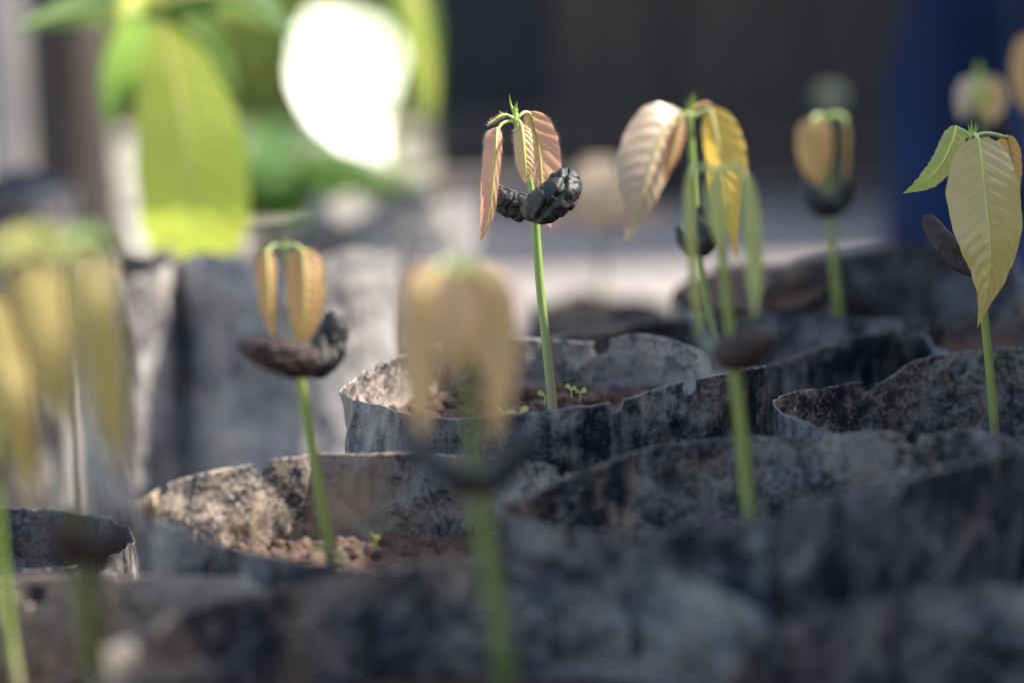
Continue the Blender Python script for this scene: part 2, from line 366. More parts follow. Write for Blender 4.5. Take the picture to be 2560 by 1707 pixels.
ROWS = [0, .0006]+[.001*i+.0006 for i in range(1, 40)]+[.04+.004*i for i in range(1, 36)]
def bag(label, rim, soil_z, inside='bag_in', outside='bag_out', holes=(), wr=1.0, seed=0, N=330, base_r=.049, group='black nursery bags', gusset=(), clods=0, zbase=.004):
    """polythene nursery bag: rim = loop of (px, py, depth) in the photo, holes = (px, py, radius, side)"""
    R = [P(*p) if not isinstance(p, Vector) else p for p in rim]
    n = len(R); dense = []
    for i in range(n):
        p0, p1, p2, p3 = R[i-1], R[i], R[(i+1) % n], R[(i+2) % n]
        for q in range(24):
            f = q/24
            dense.append(.5*((2*p1)+(p2-p0)*f+(2*p0-5*p1+4*p2-p3)*f*f+(3*p1-p0-3*p2+p3)*f*f*f))
    L = [0]
    for a, b in zip(dense, dense[1:]+dense[:1]): L.append(L[-1]+(b-a).length)
    T = L[-1]; pts = []; k = 0
    for i in range(N):
        x = T*i/N
        while L[k+1] < x: k += 1
        f = (x-L[k])/max(1e-9, L[k+1]-L[k]); pts.append(dense[k].lerp(dense[(k+1) % len(dense)], f))
    c = sum(pts, Vector())/N; cx, cy = c.x, c.y
    a0 = math.atan2(pts[0].y-cy, pts[0].x-cx)
    sgn = 1 if sum((pts[i].x-cx)*(pts[(i+1) % N].y-cy)-(pts[(i+1) % N].x-cx)*(pts[i].y-cy) for i in range(N)) > 0 else -1
    root = empty('nursery_bag', Vector((cx, cy, 0)), label, 'plant bag', group)
    V = []; rz = Vector((seed*7.3, seed*2.9, 0))
    for j, s in enumerate(ROWS):
        for i in range(N):
            p = pts[i]; ang = a0+sgn*2*math.pi*i/N
            hgt = p.z-zbase; z = p.z - s*hgt/ROWS[-1] if s > .04 else p.z - s
            if s > .04:
                f0 = (s-.0396)/(ROWS[-1]-.0396); z = (p.z-.0396)*(1-f0)+zbase*f0
            tt = min(1, s/.05); tt = tt*tt*(3-2*tt)
            bx, by = cx+base_r*math.cos(ang), cy+base_r*math.sin(ang)
            k_ = .35*tt + (.5*max(0, (s-.05))/.13)
            x, y = p.x+(bx-p.x)*k_, p.y+(by-p.y)*k_
            th = 2*math.pi*i/N; q = Vector((math.cos(th)*2.2, math.sin(th)*2.2, s*18))+rz
            dsp = .0022*noise.noise(q*1.2)+.0005*noise.noise(Vector((math.cos(th)*9, math.sin(th)*9, s*26))+rz)
            dsp += .0002*noise.noise(Vector((math.cos(th)*26, math.sin(th)*26, s*60))+rz)
            cre = abs(noise.noise(Vector((math.cos(th)*5, math.sin(th)*5, s*45))+rz*2))
            dsp -= .0007*max(0, 1-cre*6)
            cr2 = abs(noise.noise(Vector((math.cos(th)*3.2+s*30, math.sin(th)*3.2, s*40))+rz*3)); dsp += .0007*max(0, 1-cr2*5)
            flare = noise.noise(Vector((math.cos(th)*3.1, math.sin(th)*3.1, 4))+rz)*.0022*max(0, 1-s/.012)**1.5
            for (gu, ga) in gusset:
                du = ((i/N-gu+.5) % 1-.5)*T
                dsp += ga*math.exp(-(du/.0022)**2)
            dsp *= wr*min(1, .55+s*40)
            dsp += flare
            nx, ny = (x-cx), (y-cy); ln = math.hypot(nx, ny) or 1
            zz = z
            if s < .006: zz += (.00012*noise.noise(Vector((math.cos(th)*60, math.sin(th)*60, 3))+rz) + .0004*max(-.35, min(.3, 1.6*noise.noise(Vector((math.cos(th)*9, math.sin(th)*9, 9))+rz)))-.0016*max(0, noise.noise(Vector((math.cos(th)*24, math.sin(th)*24, 19))+rz)-.60)*5)*(1-s/.006)
            V.append(Vector((x+nx/ln*dsp, y+ny/ln*dsp, zz)))
    nr = len(ROWS); dead = set()
    flat = lambda i, s: Vector((i*T/N, s))
    for (hx, hy, hr, side) in holes:
        best = None
        for j in range(0, 40):
            for i in range(N):
                p = V[j*N+i]
                if (side == 'b') != (p.y > cy): continue
                q = PX(p); dd = (q[0]-hx)**2+(q[1]-hy)**2
                if best is None or dd < best[0]: best = (dd, i, ROWS[j])
        _, hi, hs = best
        if hs == 0: hs = -.0002
        inside_v = {}
        old = list(V)
        for j in range(0, 40):
            for di in range(-8, 9):
                i = (hi+di) % N; fx, fs = di*T/N, ROWS[j]-hs
                r = math.hypot(fx, fs); inside_v[(i, j)] = r
                cell = T/N
                if abs(r-hr) < cell*.62 and r > 1e-6:
                    kx, ks = fx*hr/r, fs*hr/r          # snap on to the circle
                    ii = (hi+kx/(T/N)); i0 = math.floor(ii); fi = ii-i0
                    sv = max(0, hs+ks); jj = 0
                    while jj < 39 and ROWS[jj+1] < sv: jj += 1
                    fj = (sv-ROWS[jj])/(ROWS[jj+1]-ROWS[jj])
                    A = old[jj*N+i0 % N].lerp(old[jj*N+(i0+1) % N], fi); B = old[(jj+1)*N+i0 % N].lerp(old[(jj+1)*N+(i0+1) % N], fi)
                    V[j*N+i] = A.lerp(B, fj)
        for j in range(0, 39):
            for di in range(-8, 8):
                i = (hi+di) % N; i2 = (i+1) % N
                q = [math.hypot((di+a)*T/N, ROWS[j+b]-hs) for a in (0, 1) for b in (0, 1)]
                if sum(q)/4 < hr*.98: dead.add((i, j))
    F = []
    for j in range(nr-1):
        for i in range(N):
            if (i, j) in dead: continue
            i2 = (i+1) % N
            f = (j*N+i, (j+1)*N+i, (j+1)*N+i2, j*N+i2)
            F.append(f if sgn > 0 else f[::-1])
    wall = mesh('plastic_wall', V, F, [M[outside], M[inside]], root)
    sm = wall.modifiers.new('thickness', 'SOLIDIFY'); sm.thickness = .0003; sm.offset = -1; sm.material_offset = 1; sm.material_offset_rim = 1
    # soil: lumpy sheet inside the wall
    SV, SF = [], []; rings = 16; K = 96
    for r in range(rings+1):
        f = r/rings
        for i in range(K):
            p = pts[int(i*N/K)]; x, y = cx+(p.x-cx)*f*.965, cy+(p.y-cy)*f*.965
            h = FB(Vector((x*70, y*70, seed)), 5)*.0022+FB(Vector((x*320, y*320, seed+4)), 3)*.0011
            SV.append(Vector((x, y, soil_z+h+.0035*f**4)))
    for r in range(rings):
        for i in range(K):
            f = (r*K+i, (r+1)*K+i, (r+1)*K+(i+1) % K, r*K+(i+1) % K)
            SF.append(f if sgn > 0 else f[::-1])
    s = mesh('soil', SV, SF, M['soil'], root); s['kind'] = 'stuff'
    return root, (cx, cy), pts
def icos(sub):
    import bmesh
    b = bmesh.new(); bmesh.ops.create_icosphere(b, subdivisions=sub, radius=1)
    v = [x.co.copy() for x in b.verts]; f = [tuple(y.index for y in x.verts) for x in b.faces]; b.free()
    return v, f
ICO2, ICO3 = icos(2), icos(3)
def clod_shape(rnd, c, r, ico=ICO3):
    o = Vector((rnd.uniform(0, 90), rnd.uniform(0, 90), 0)); sq = Vector((rnd.uniform(.8, 1.2), rnd.uniform(.8, 1.2), rnd.uniform(.6, .95)))
    V = []
    for v in ico[0]:
        k = 1+.45*FB(v*1.3+o, 4)+.22*noise.noise(v*3.6+o)
        V.append(c+Vector((v.x*sq.x, v.y*sq.y, v.z*sq.z))*k*r)
    return V, ico[1]

# ------------------------------------------------------------------ ground, walls and the yard behind
def ground():
    t = NT('packed_earth'); v = t.coord()
    a = t.noise(v, 3.2, 8, .62, .3); b = t.noise(v, 60, 5, .6)
    f = t.math('MULTIPLY_ADD', b, .35, t.math('MULTIPLY', a, .7))
    t.col(t.ramp(f, [(.3, (.17, .140, .122)), (.5, (.26, .222, .198)), (.75, (.36, .318, .288))])); t.b.inputs['Roughness'].default_value = .95
    t.l(t.bump(f, .6, .02), t.b.inputs['Normal'])
    V, F = [], []; n = 70
    for j in range(n+1):
        for i in range(n+1):
            x = ((i/n)*2-1); y = ((j/n)*2-1)
            x = math.copysign(abs(x)**2.6, x)*60; y = math.copysign(abs(y)**2.6, y)*60+2
            z = .012*FB(Vector((x*1.6, y*1.6, 0)), 4) if abs(x) < 12 and abs(y) < 12 else .05*NZ(x*.2, y*.2)
            if -.5 < x < .6 and .2 < y < 1.3: z = 0
            V.append(Vector((x, y, z-.004)))
    for j in range(n):
        for i in range(n):
            F.append((j*(n+1)+i, j*(n+1)+i+1, (j+1)*(n+1)+i+1, (j+1)*(n+1)+i))
    o = mesh('ground', V, F, t.m); o['kind'] = 'structure'
ground()

def sunlit_ground():  # pale sheet laid over the ground to paint in its sunlit brightness
    t = NT('sunlit_ground_pale'); v = t.coord(); f = t.noise(v, 4, 8, .6)
    t.col(t.ramp(f, [(.3, (.26, .235, .18)), (.7, (.46, .42, .33))])); t.b.inputs['Roughness'].default_value = .95
    V, F = [], []; n = 40
    for j in range(n+1):
        y = 2.15+7*(j/n)
        for i in range(9):
            x = -.10-.05*NZ(y*2, 3)-(2.6+.4*NZ(y, 7))*(i/8)
            V.append(Vector((x, y, .012+.006*NZ(x*3, y*3))))
    for j in range(n):
        for i in range(8): F.append((j*9+i, (j+1)*9+i, (j+1)*9+i+1, j*9+i+1))
    o = mesh('sunlit_ground_sheet', V, F, t.m); o['kind'] = 'structure'
sunlit_ground()

def box(name, x0, x1, y0, y1, z0, z1, mat, parent=None, bev=.004, jit=0, rnd=None):
    import bmesh
    off = root_loc(parent) if parent else Vector()
    b = bmesh.new(); bmesh.ops.create_cube(b, size=1)
    for v in b.verts:
        v.co = Vector((x0+(x1-x0)*(v.co.x+.5), y0+(y1-y0)*(v.co.y+.5), z0+(z1-z0)*(v.co.z+.5)))
        if jit: v.co += Vector((rnd.uniform(-jit, jit), rnd.uniform(-jit, jit), rnd.uniform(-jit, jit)))
        v.co -= off
    if bev: bmesh.ops.bevel(b, geom=list(b.edges), offset=bev, segments=2, affect='EDGES', profile=.5)
    m = bpy.data.meshes.new(name); b.to_mesh(m); b.free(); m.materials.append(M[mat])
    o = bpy.data.objects.new(name, m); COL.objects.link(o)
    if parent: o.parent = parent
    return o
M['board'] = wood_mat('dark_weathered_board', (.052, .041, .034))
M['board_b'] = wood_mat('blackened_board', (.013, .014, .019))
M['board_side'] = wood_mat('side_board', (.13, .11, .09))
M['bark'] = wood_mat('brown_bark', (.062, .047, .036), 2)
M['grey_wood'] = wood_mat('grey_post_wood', (.42, .38, .35), 2)

def yard():
    rnd = random.Random(5)
    # dark plank wall of the shed
    yw = 2.62
    wall = empty('plank_wall', Vector((.15, yw, 0)), 'dark weathered plank wall of a shed at the back right', 'wall')
    x = -.075
    while x < .75:
        wd = rnd.uniform(.085, .125)
        box('plank', x+.002, x+wd-.002, yw+rnd.uniform(-.006, .006), yw+.03, .022+rnd.uniform(-.004, .008), .56+rnd.uniform(-.02, .02), 'board_b' if x < .03 else 'board', wall, .003)
        x += wd
    box('sill_beam', -.075, .76, yw-.03, yw+.05, .018, .072, 'board', wall, .004)
    box('floor_joist', -.06, .76, yw+.30, yw+.36, 0, .5, 'board_b', wall, .003)
    box('foot_block', .10, .17, yw-.01, yw+.06, -.01, .016, 'board', wall, .004)
    box('foot_block', .52, .59, yw-.01, yw+.06, -.01, .016, 'board', wall, .004)
    yy = 2.27  # side planks added beyond the view to shade the ground before the wall
    while yy < 2.8:
        box('added_shade_plank', .50, .525, yy+.002, yy+.098, .02, .55+rnd.uniform(-.02, .02), 'board', wall, .003)
        yy += .1
    # board fence added out of view on the sunny side to shade the right-hand bags
    import mathutils
    fence = empty('added_shade_fence', Vector((.62, .9, 0)), 'added unseen board fence that shades the right-hand bags', 'fence')
    # shadow plane passes through (x0, y0, z0)
    x0, y0, z0 = SHADE
    dx = .25                                              # fence leans off the view axis
    D = .50
    tanel = SUN.z/math.hypot(SUN.x, SUN.y)
    for i in range(16):
        yc = -.35+i*.145
        fx = D+dx*(yc-.75)
        # ray from fence top down to the bag level
        # choose top so that its shadow edge meets the line x = x0 + dx*(y-y0) at z0
        run = .6
        for _ in range(30):
            yl = yc-run*SUN.y
            bx = x0+dx*(yl-y0)-.22*max(0, .665-yl)
            run = .5*run+.5*(fx-bx)/SUN.x
        top = z0+run*SUN.z
        o = box('board', fx-.012, fx+.012, yc-.0715, yc+.0715, 0.0, top+rnd.uniform(-.004, .004), 'board_side', fence, .002)
    box('rail', D+.02+dx*-.3, D+.055+dx*-.3, .1, .2, .25, .3, 'board_side', fence, .002)
    return
SHADE = (.014, .76, .200)
yard()

def post(name, px, py0, py1, d, r, mat, label, cat, seed, flare=.2):
    a = P(px, 853, d); base = Vector((a.x, a.y, 0))
    root = empty(name, base, label, cat)
    pts = [base+Vector((0, 0, z))+Vector((.01*math.sin(z*5+seed), 0, 0)) for z in (0, .15, .4, .7, 1.0, 1.4)]
    v, f, u = sweep(pts, [r*(1+flare), r*1.05, r, r*.97, r*.95, r*.9], 40, 60, lambda p, t, th: .10*r*FB(Vector((math.cos(th)*3, math.sin(th)*3, p.z*6+seed)), 4))
    mesh('trunk', v, f, M[mat], root, True, u)
    return root
post('wooden_post', 20, 0, 0, 2.3, .022, 'grey_wood', 'pale grey wooden post at the far left edge', 'post', 1)
t_ = post('tree_trunk', 180, 0, 0, 1.95, .026, 'bark', 'dark brown tree trunk behind the big green leaves', 'tree', 2)
t2_ = post('tree_trunk', -60, 0, 0, 3.1, .10, 'bark', 'broad dark trunk in shade beyond the grey post', 'tree', 3)

def tarp():
    t = NT('blue_cloth'); v = t.coord(); t.col(t.ramp(t.noise(v, 12, 4), [(.3, (.005, .013, .042)), (.7, (.009, .024, .075))])); t.b.inputs['Roughness'].default_value = .8; t.b.inputs['Specular IOR Level'].default_value = .1
    a = P(2470, 300, 1.95); root_x, root_y = a.x, a.y
    V, F = [], []; nx, nz = 46, 60; R = []
    for j in range(nz+1):
        z = .02+j/nz*.62
        for i in range(nx):
            th = 2*math.pi*i/nx
            r = .058+.010*NZ(math.cos(th)*1.6, math.sin(th)*1.6, z*7)+.012*math.sin(3*th+z*9)*.5+.006*NZ(math.cos(th)*4, math.sin(th)*4, z*22)
            r *= 1+.25*max(0, .12-z)*4
            fold = .010*math.sin(z*38+2*math.sin(th*2)+th)*math.exp(-((z-.25)/.2)**2)
            V.append(Vector((root_x+(r+fold)*math.cos(th)*1.08, root_y+(r+fold)*math.sin(th), z)))
    for j in range(nz):
        for i in range(nx):
            F.append((j*nx+i, j*nx+(i+1) % nx, (j+1)*nx+(i+1) % nx, (j+1)*nx+i))
    F.append(tuple(nz*nx+i for i in range(nx))); F.append(tuple(range(nx))[::-1])
    o = mesh('blue_cloth_roll', V, F, t.m)
    tag(o, 'dark blue cloth bundle with folds standing at the right edge behind the seedlings', 'cloth')
tarp()

# sunlit bushes on the far left
def bush(px, d, z0, h, rad, n, mat, label, seed, lsz=.05, group='sunlit shrubs at the back left'):
    rnd = random.Random(seed); a = P(px, 853, d); base = Vector((a.x, a.y, 0))
    root = empty('shrub', base, label, 'shrub', group)
    V, F, U = [], [], []
    for k in range(n):
        th = rnd.uniform(0, 6.283); rr = rad*math.sqrt(rnd.random()); z = z0+h*rnd.random()
        c = base+Vector((rr*math.cos(th), rr*math.sin(th), z*(1-.3*(rr/rad)**2)))
        ax = Vector((rnd.uniform(-1, 1), rnd.uniform(-1, 1), rnd.uniform(-.9, .3))).normalized(); sd = ax.cross(Vector((0, 0, 1))).normalized()
        up = sd.cross(ax); L = lsz*rnd.uniform(.7, 1.4); i = len(V)
        prof = [(0, .05), (.3, .34), (.6, .30), (1, 0)]
        for (t, wv) in prof:
            m_ = c+ax*L*t-Vector((0, 0, L*.3*t*t))
            V += [m_-sd*wv*L+up*.04*L, m_, m_+sd*wv*L+up*.04*L]; U += [(0, t), (.5, t), (1, t)]
        for q in range(3):
            b = i+q*3; F += [(b, b+1, b+4, b+3), (b+1, b+2, b+5, b+4)]
    cr_ = mesh('crown', V, F, M[mat], root, True, U)
    v, f, u = sweep([base, base+Vector((.01, 0, z0*.6+.02)), base+Vector((0, .01, z0+h*.7))], [.012, .009, .003], 8, 10)
    mesh('stem', v, f, M['bark'], root, True, u)
bush(560, 3.3, .0, .24, .20, 420, 'lime2', 'pale yellow-green shrub behind the hanging broad leaf', 11)
bush(740, 2.45, .0, .065, .09, 320, 'mid_green', 'low dark green shrub under the white gleaming leaf', 12)
bush(330, 3.8, .0, .26, .22, 380, 'lime2', 'sunlit shrub seen between trunk and broad leaf', 13)
bush(860, 3.9, .0, .3, .26, 420, 'mid_green', 'taller green shrub behind the gleaming leaf', 14)

bush(640, 4.6, .05, .5, .22, 500, 'lime2', 'sunlit leafy shrub far behind the pale shrub', 15)
bush(980, 3.2, .05, .35, .10, 260, 'mid_green', 'narrow green shrub beside the plank wall', 16)
bush(90, 4.4, .05, .7, .25, 500, 'mid_green', 'shady shrub behind post and trunk', 17)

# ------------------------------------------------------------------ nursery bags
G_ROW = 'black nursery bags set in rows'
def autorim(px, py, d, rx, ry, amp=.004, seed=0, tilt=0.0, n=14):
    c = P(px, py, d); out = []
    for i in range(n):
        a = 2*math.pi*i/n
        out.append(c+Vector((rx*math.cos(a)*(1+.06*NZ(i*.9, seed)), ry*math.sin(a)*(1+.06*NZ(i*.9, seed+5)), amp*NZ(i*.8, seed+9)*2+tilt*math.cos(a))))
    return out

def sh(rim, dd): return [(x, y, d+dd) for x, y, d in rim]
rimA = [(860,978,.748),(905,930,.765),(1000,888,.782),(1120,850,.790),(1300,845,.794),(1400,851,.796),(1500,852,.797),(1590,834,.797),(1660,840,.792),(1730,868,.785),(1830,905,.77),(1905,915,.745),
        (1850,925,.725),(1760,944,.714),(1650,975,.706),(1520,1004,.699),(1400,1022,.696),(1290,1036,.695),(1180,1046,.697),(1060,1040,.704),(960,1018,.718),(892,1000,.734)]
bagA, cA, pA = bag('torn black bag at centre holding the sharp pink-leaved seedling, left wall sunlit', sh(rimA, 0.014), .180, 'bag_in_a', 'bag_out', [(932,918,.0019,'b'),(1507,866,.0025,'b'),(1540,1010,.0020,'f'),(1722,968,.0020,'f'),(1010,905,.0016,'b')], 1.0, 1, group=G_ROW, gusset=((.955,.003),(.5,.002)))
rimB = [(350,1262,.675),(392,1222,.690),(500,1184,.703),(600,1166,.710),(700,1147,.714),(900,1132,.718),(1100,1134,.718),(1260,1142,.712),(1390,1172,.70),(1440,1235,.68),
        (1380,1350,.655),(1220,1425,.644),(1000,1450,.638),(860,1420,.636),(760,1398,.638),(640,1380,.642),(520,1348,.650),(430,1315,.658),(366,1296,.667)]
bagB, cB, pB = bag('black bag with open crumbly red soil and a nicked back rim, left of centre', sh(rimB, -0.018), .165, 'bag_in_b', 'bag_out', [(408,1222,.0019,'b'),(652,1160,.0021,'b'),(1402,1175,.0022,'b'),(500,1342,.0015,'f')], 1.0, 2, group=G_ROW, gusset=((.97,.002),))
rimD = [(1243,1262,.645),(1320,1240,.662),(1420,1196,.675),(1560,1132,.686),(1700,1106,.69),(1800,1092,.692),(1980,1090,.692),(2070,1086,.69),(2200,1076,.688),(2290,1092,.684),(2440,1072,.675),(2560,1120,.655),
        (2520,1135,.63),(2430,1152,.615),(2230,1212,.598),(2040,1252,.592),(1920,1295,.590),(1760,1322,.592),(1580,1330,.597),(1400,1325,.610),(1280,1296,.628)]
bagD, cD, pD = bag('wide black bag in the right foreground with arched pale-green seedling', sh(rimD, -0.016), .163, 'bag_in', 'bag_out', [(2042,1098,.0022,'b'),(2282,1096,.0022,'b'),(2240,1222,.0022,'f')], 1.2, 3, group=G_ROW)
rimR = [(1928,1005,.728),(1968,982,.745),(2000,976,.758),(2060,970,.765),(2154,954,.775),(2200,952,.778),(2274,908,.783),(2341,887,.787),(2453,877,.79),(2560,869,.79),(2760,880,.785),(2900,950,.76),
        (2930,1040,.73),(2780,1100,.70),(2560,1125,.69),(2350,1120,.69),(2150,1095,.697),(1990,1050,.71)]
bagR, cR, pR = bag('black bag with a punched hole in its curved back wall, at the right edge', rimR, .168, 'bag_in', 'bag_out', [(2398,916,.0024,'b'),(2172,962,.0022,'b'),(1984,1000,.0020,'b')], 1.0, 4, group=G_ROW)
rimK = [(1360,858,.83),(1430,835,.85),(1600,806,.872),(1780,795,.88),(1980,790,.88),(2150,796,.868),(2258,812,.845),(2200,830,.825),(2096,852,.808),(2006,881,.797),(1910,919,.79),(1760,950,.785),(1560,945,.79),(1420,905,.805)]
bagK, cK, pK = bag('black bag with a shiny slanting front rim behind the central bag', sh(rimK, 0.034), .152, 'bag_in_d', 'bag_out', [(2112,856,.0021,'f')], 1.3, 5, group=G_ROW)
rimC = [(1880,760,.92),(1915,700,.94),(1985,655,.96),(2100,634,.975),(2250,612,.98),(2400,604,.98),(2540,650,.95),(2560,740,.91),(2420,790,.89),(2200,800,.885),(2000,800,.89)]
bagC, cC, pC = bag('blurred dark bag with a humped back rim, far right row', sh(rimC, 0.03), .150, 'bag_in_d', 'bag_out', [], 1.3, 6, group=G_ROW)
bag('blurred brown-stained bag behind the right-edge seedling', [(2310,840,.86),(2330,815,.875),(2420,806,.89),(2560,792,.895),(2760,800,.89),(2900,860,.86),(2800,920,.82),(2560,930,.805),(2380,890,.83)], .18, 'bag_in', 'bag_out', [(2330,818,.002,'b')], 1.0, 7, group=G_ROW)
bag('far dark bag peeping out between the arched green leaves', [(1680,740,.98),(1720,705,1.0),(1800,682,1.03),(1900,676,1.04),(2020,690,1.03),(2080,740,.99),(2000,790,.95),(1850,800,.94),(1740,780,.95)], .18, 'bag_in_d', 'bag_out', [], 1.2, 8, group=G_ROW)
rimE = [(-420,1520,.58),(-300,1462,.62),(-100,1443,.638),(100,1440,.642),(300,1440,.640),(480,1442,.634),(620,1452,.624),(700,1500,.60),(640,1600,.57),(500,1680,.55),(250,1725,.535),(0,1740,.53),(-250,1690,.54)]
bagE, cE, pE = bag('dusty black bag with a round hole in its wall, bottom left corner', sh(rimE, -0.02), .152, 'bag_in_b', 'bag_out', [(95,1490,.0024,'b')], 1.0, 9, group=G_ROW)
rimG = [(225,1640,.515),(330,1590,.530),(480,1520,.548),(640,1478,.562),(850,1440,.573),(1080,1400,.580),(1300,1385,.582),(1550,1400,.578),(1760,1450,.565),(1930,1560,.54),(1900,1680,.505),
        (1650,1760,.48),(1250,1790,.466),(850,1790,.466),(480,1760,.480),(280,1700,.497)]
bagG, cG, pG = bag('out-of-focus black bag filling the bottom centre', sh(rimG, 0.006), .166, 'bag_in', 'bag_out', [], 1.2, 10, group=G_ROW)
rimI = [(1800,1720,.50),(1900,1600,.535),(2080,1520,.555),(2300,1480,.565),(2540,1470,.565),(2760,1530,.55),(2850,1700,.51),(2700,1850,.47),(2300,1900,.46),(1950,1850,.47)]
bag('out-of-focus wrinkled black bag in the bottom right corner', rimI, .165, 'bag_in', 'bag_out', [], 1.3, 11, group=G_ROW)
# bags standing apart in the sun, back left
G_BACK = 'weathered nursery bags in the sun behind'
bag('large sunlit grey bag behind the left-hand seedling', autorim(712, 605, 1.10, .044, .046, .003, 21), .15, 'bag_in_w', 'bag_out_sunlit', [], .8, 12, group=G_BACK, base_r=.046)
bag('crumpled pale grey bag catching the sun left of the central seedling', autorim(985, 505, 1.40, .040, .045, .016, 23), .12, 'bag_in_w', 'bag_out_sunlit', [], .8, 14, group=G_BACK, base_r=.042)
bag('narrow grey bag beside the large sunlit bag', autorim(315, 660, 1.07, .0175, .032, .002, 24), .15, 'bag_in', 'bag_out_sunlit', [], .8, 15, group=G_BACK, base_r=.02)
bag('dark bag standing at the left edge below the grey post', autorim(-40, 470, 1.30, .042, .045, .006, 25), .10, 'bag_in_d', 'bag_out', [], .8, 16, group=G_BACK, base_r=.032)
bag('shadowy bag behind the dusty bag with the round hole', [(-330,1340,.74),(-200,1290,.77),(0,1268,.785),(180,1280,.78),(310,1310,.755),(330,1350,.73),(250,1400,.70),(60,1425,.69),(-150,1410,.70)], .10, 'bag_in_d', 'bag_out', [], 1.2, 18, group=G_ROW)

# ------------------------------------------------------------------ seedlings
G_SEED = 'young cacao seedlings'
def seedling(base, label, group=G_SEED, name='cacao_seedling'):
    return empty(name, P(*base), label, 'seedling', group)
# A: the sharp one
dA = .750
A = seedling((1384,1050,dA), 'sharp seedling with pink-bronze leaves and black split cotyledons, centre')
stA = [(1384,1058,dA),(1378,980,dA),(1366,860,dA),(1353,745,dA),(1343,620,dA),(1338,545,dA),(1330,483,dA),(1320,430,dA),(1300,350,dA),(1288,298,dA)]
tube(A, 'stem', 'stem', stA, [12.5,12.5,11.5,11,10.8,10.5,8,7,6.5,6], 20, 70)
tube(A, 'petiole', 'petiole', [(1287,303,dA),(1268,304,dA-.001),(1251,314,dA-.002),(1243,332,dA-.003)], [5,4.5,4.5,3.5], 10, 20)
tube(A, 'petiole', 'petiole', [(1289,303,dA),(1300,290,dA),(1312,281,dA+.001),(1324,283,dA+.002)], [5,4.5,4.5,3.5], 10, 20)
tube(A, 'petiole', 'petiole', [(1289,305,dA),(1298,303,dA-.003),(1304,312,dA-.005),(1306,322,dA-.006)], [5,4,3.5,3], 10, 20)
tube(A, 'petiole', 'petiole', [(1286,300,dA),(1278,293,dA-.001),(1266,287,dA-.001)], [4.5,4,3], 10, 16)
A1 = leaf(A, 'pink', [(1243,320,dA-.003),(1241,350,dA-.005),(1237,395,dA-.006),(1232,460,dA-.006),(1226,520,dA-.005),(1214,570,dA-.004),(1199,608,dA-.003)], 34, 20, 20, 35, 'full', .0004, 8, .1, seed=1)
A2 = leaf(A, 'pink', [(1323,281,dA+.002),(1338,335,dA+.006),(1349,385,dA+.008),(1355,455,dA+.008),(1362,515,dA+.008),(1377,573,dA+.006)], 30, 54, -15, 12, 'full', .0004, 8, .06, seed=2)
A3 = leaf(A, 'peach', [(1304,312,dA-.006),(1308,345,dA-.008),(1312,395,dA-.009),(1315,430,dA-.009),(1314,460,dA-.008)], 26, 25, 15, 15, 'full', .0003, 11, .12, seed=3)
A4 = leaf(A, 'peach', [(1268,287,dA-.001),(1252,290,dA-.003),(1235,301,dA-.004),(1216,315,dA-.005)], 7, 9, 50, 50, 'lance', .0002, 9, .1, ribr=.0002, seed=4)
tube(A, 'shoot_tip', 'spike', [(1288,303,dA),(1289,288,dA),(1290,272,dA)], [9,7.5,3], 10, 12)
spikes(A, (1287,285,dA), [(1273,236,-3),(1284,266,0),(1288,258,0),(1293,254,1),(1297,272,2)], 2.2)
spikes(A, (1256,290,dA-.003), [(1248,277,0)], 1.6)
cotyledon(A, 'cot_black', [(1320,530,dA-.004),(1350,518,dA-.008),(1386,494,dA-.010),(1412,462,dA-.009),(1425,434,dA-.006)], [26,42,52,44,22], 1.0, 115, 1, 96, 110, ry=.82)
cotyledon(A, 'cot_black', [(1330,532,dA+.004),(1295,518,dA+.006),(1256,500,dA+.006),(1225,484,dA+.006),(1206,470,dA+.006)], [22,36,34,24,10], 1.3, 190, 2, 96, 110)
def margin(lf, every=1, seed=0):
    o, V, W, NV = lf; out = []
    rnd = random.Random(seed)
    for j in range(2, NV-2):
        for s in (0, W-1):
            p = V[j*W+s]; inn = V[j*W+(3 if s == 0 else W-4)]
            for q in range(3):
                pp = p.lerp(V[(j+1)*W+s], rnd.random())
                if (p-inn).length > 1e-6: out.append((pp, (p-inn).normalized()))
    return out
for i, lf in enumerate((A1, A2, A3, A4)): hairs(lf[0], margin(lf, seed=i), i, (.0004, .0011), .00003)
def stem_hairs(root, pts, radii, n, seed, ln=(.0005, .0012)):
    c3 = [P(*p) for p in pts]; k = pts[0][2]/FPX; rnd = random.Random(seed); out = []
    rt = [(i/(len(radii)-1), r*k) for i, r in enumerate(radii)]
    for _ in range(n):
        t = rnd.random(); c = cr(c3, t); tg = (cr(c3, min(1, t+.02))-cr(c3, max(0, t-.02))).normalized(); th = rnd.uniform(0, 6.283)
        a = tg.cross(Vector((0, 1, 0))).normalized(); b = tg.cross(a); o = a*math.cos(th)+b*math.sin(th)
        out.append((c+o*lerp_tab(rt, t)*.97, o))
    hairs(root, out, seed, ln, .000028)
stem_hairs(A, stA, [12.5,12.5,11.5,11,10.8,10.5,8,7,6.5,6], 900, 3, (.0003, .0008))

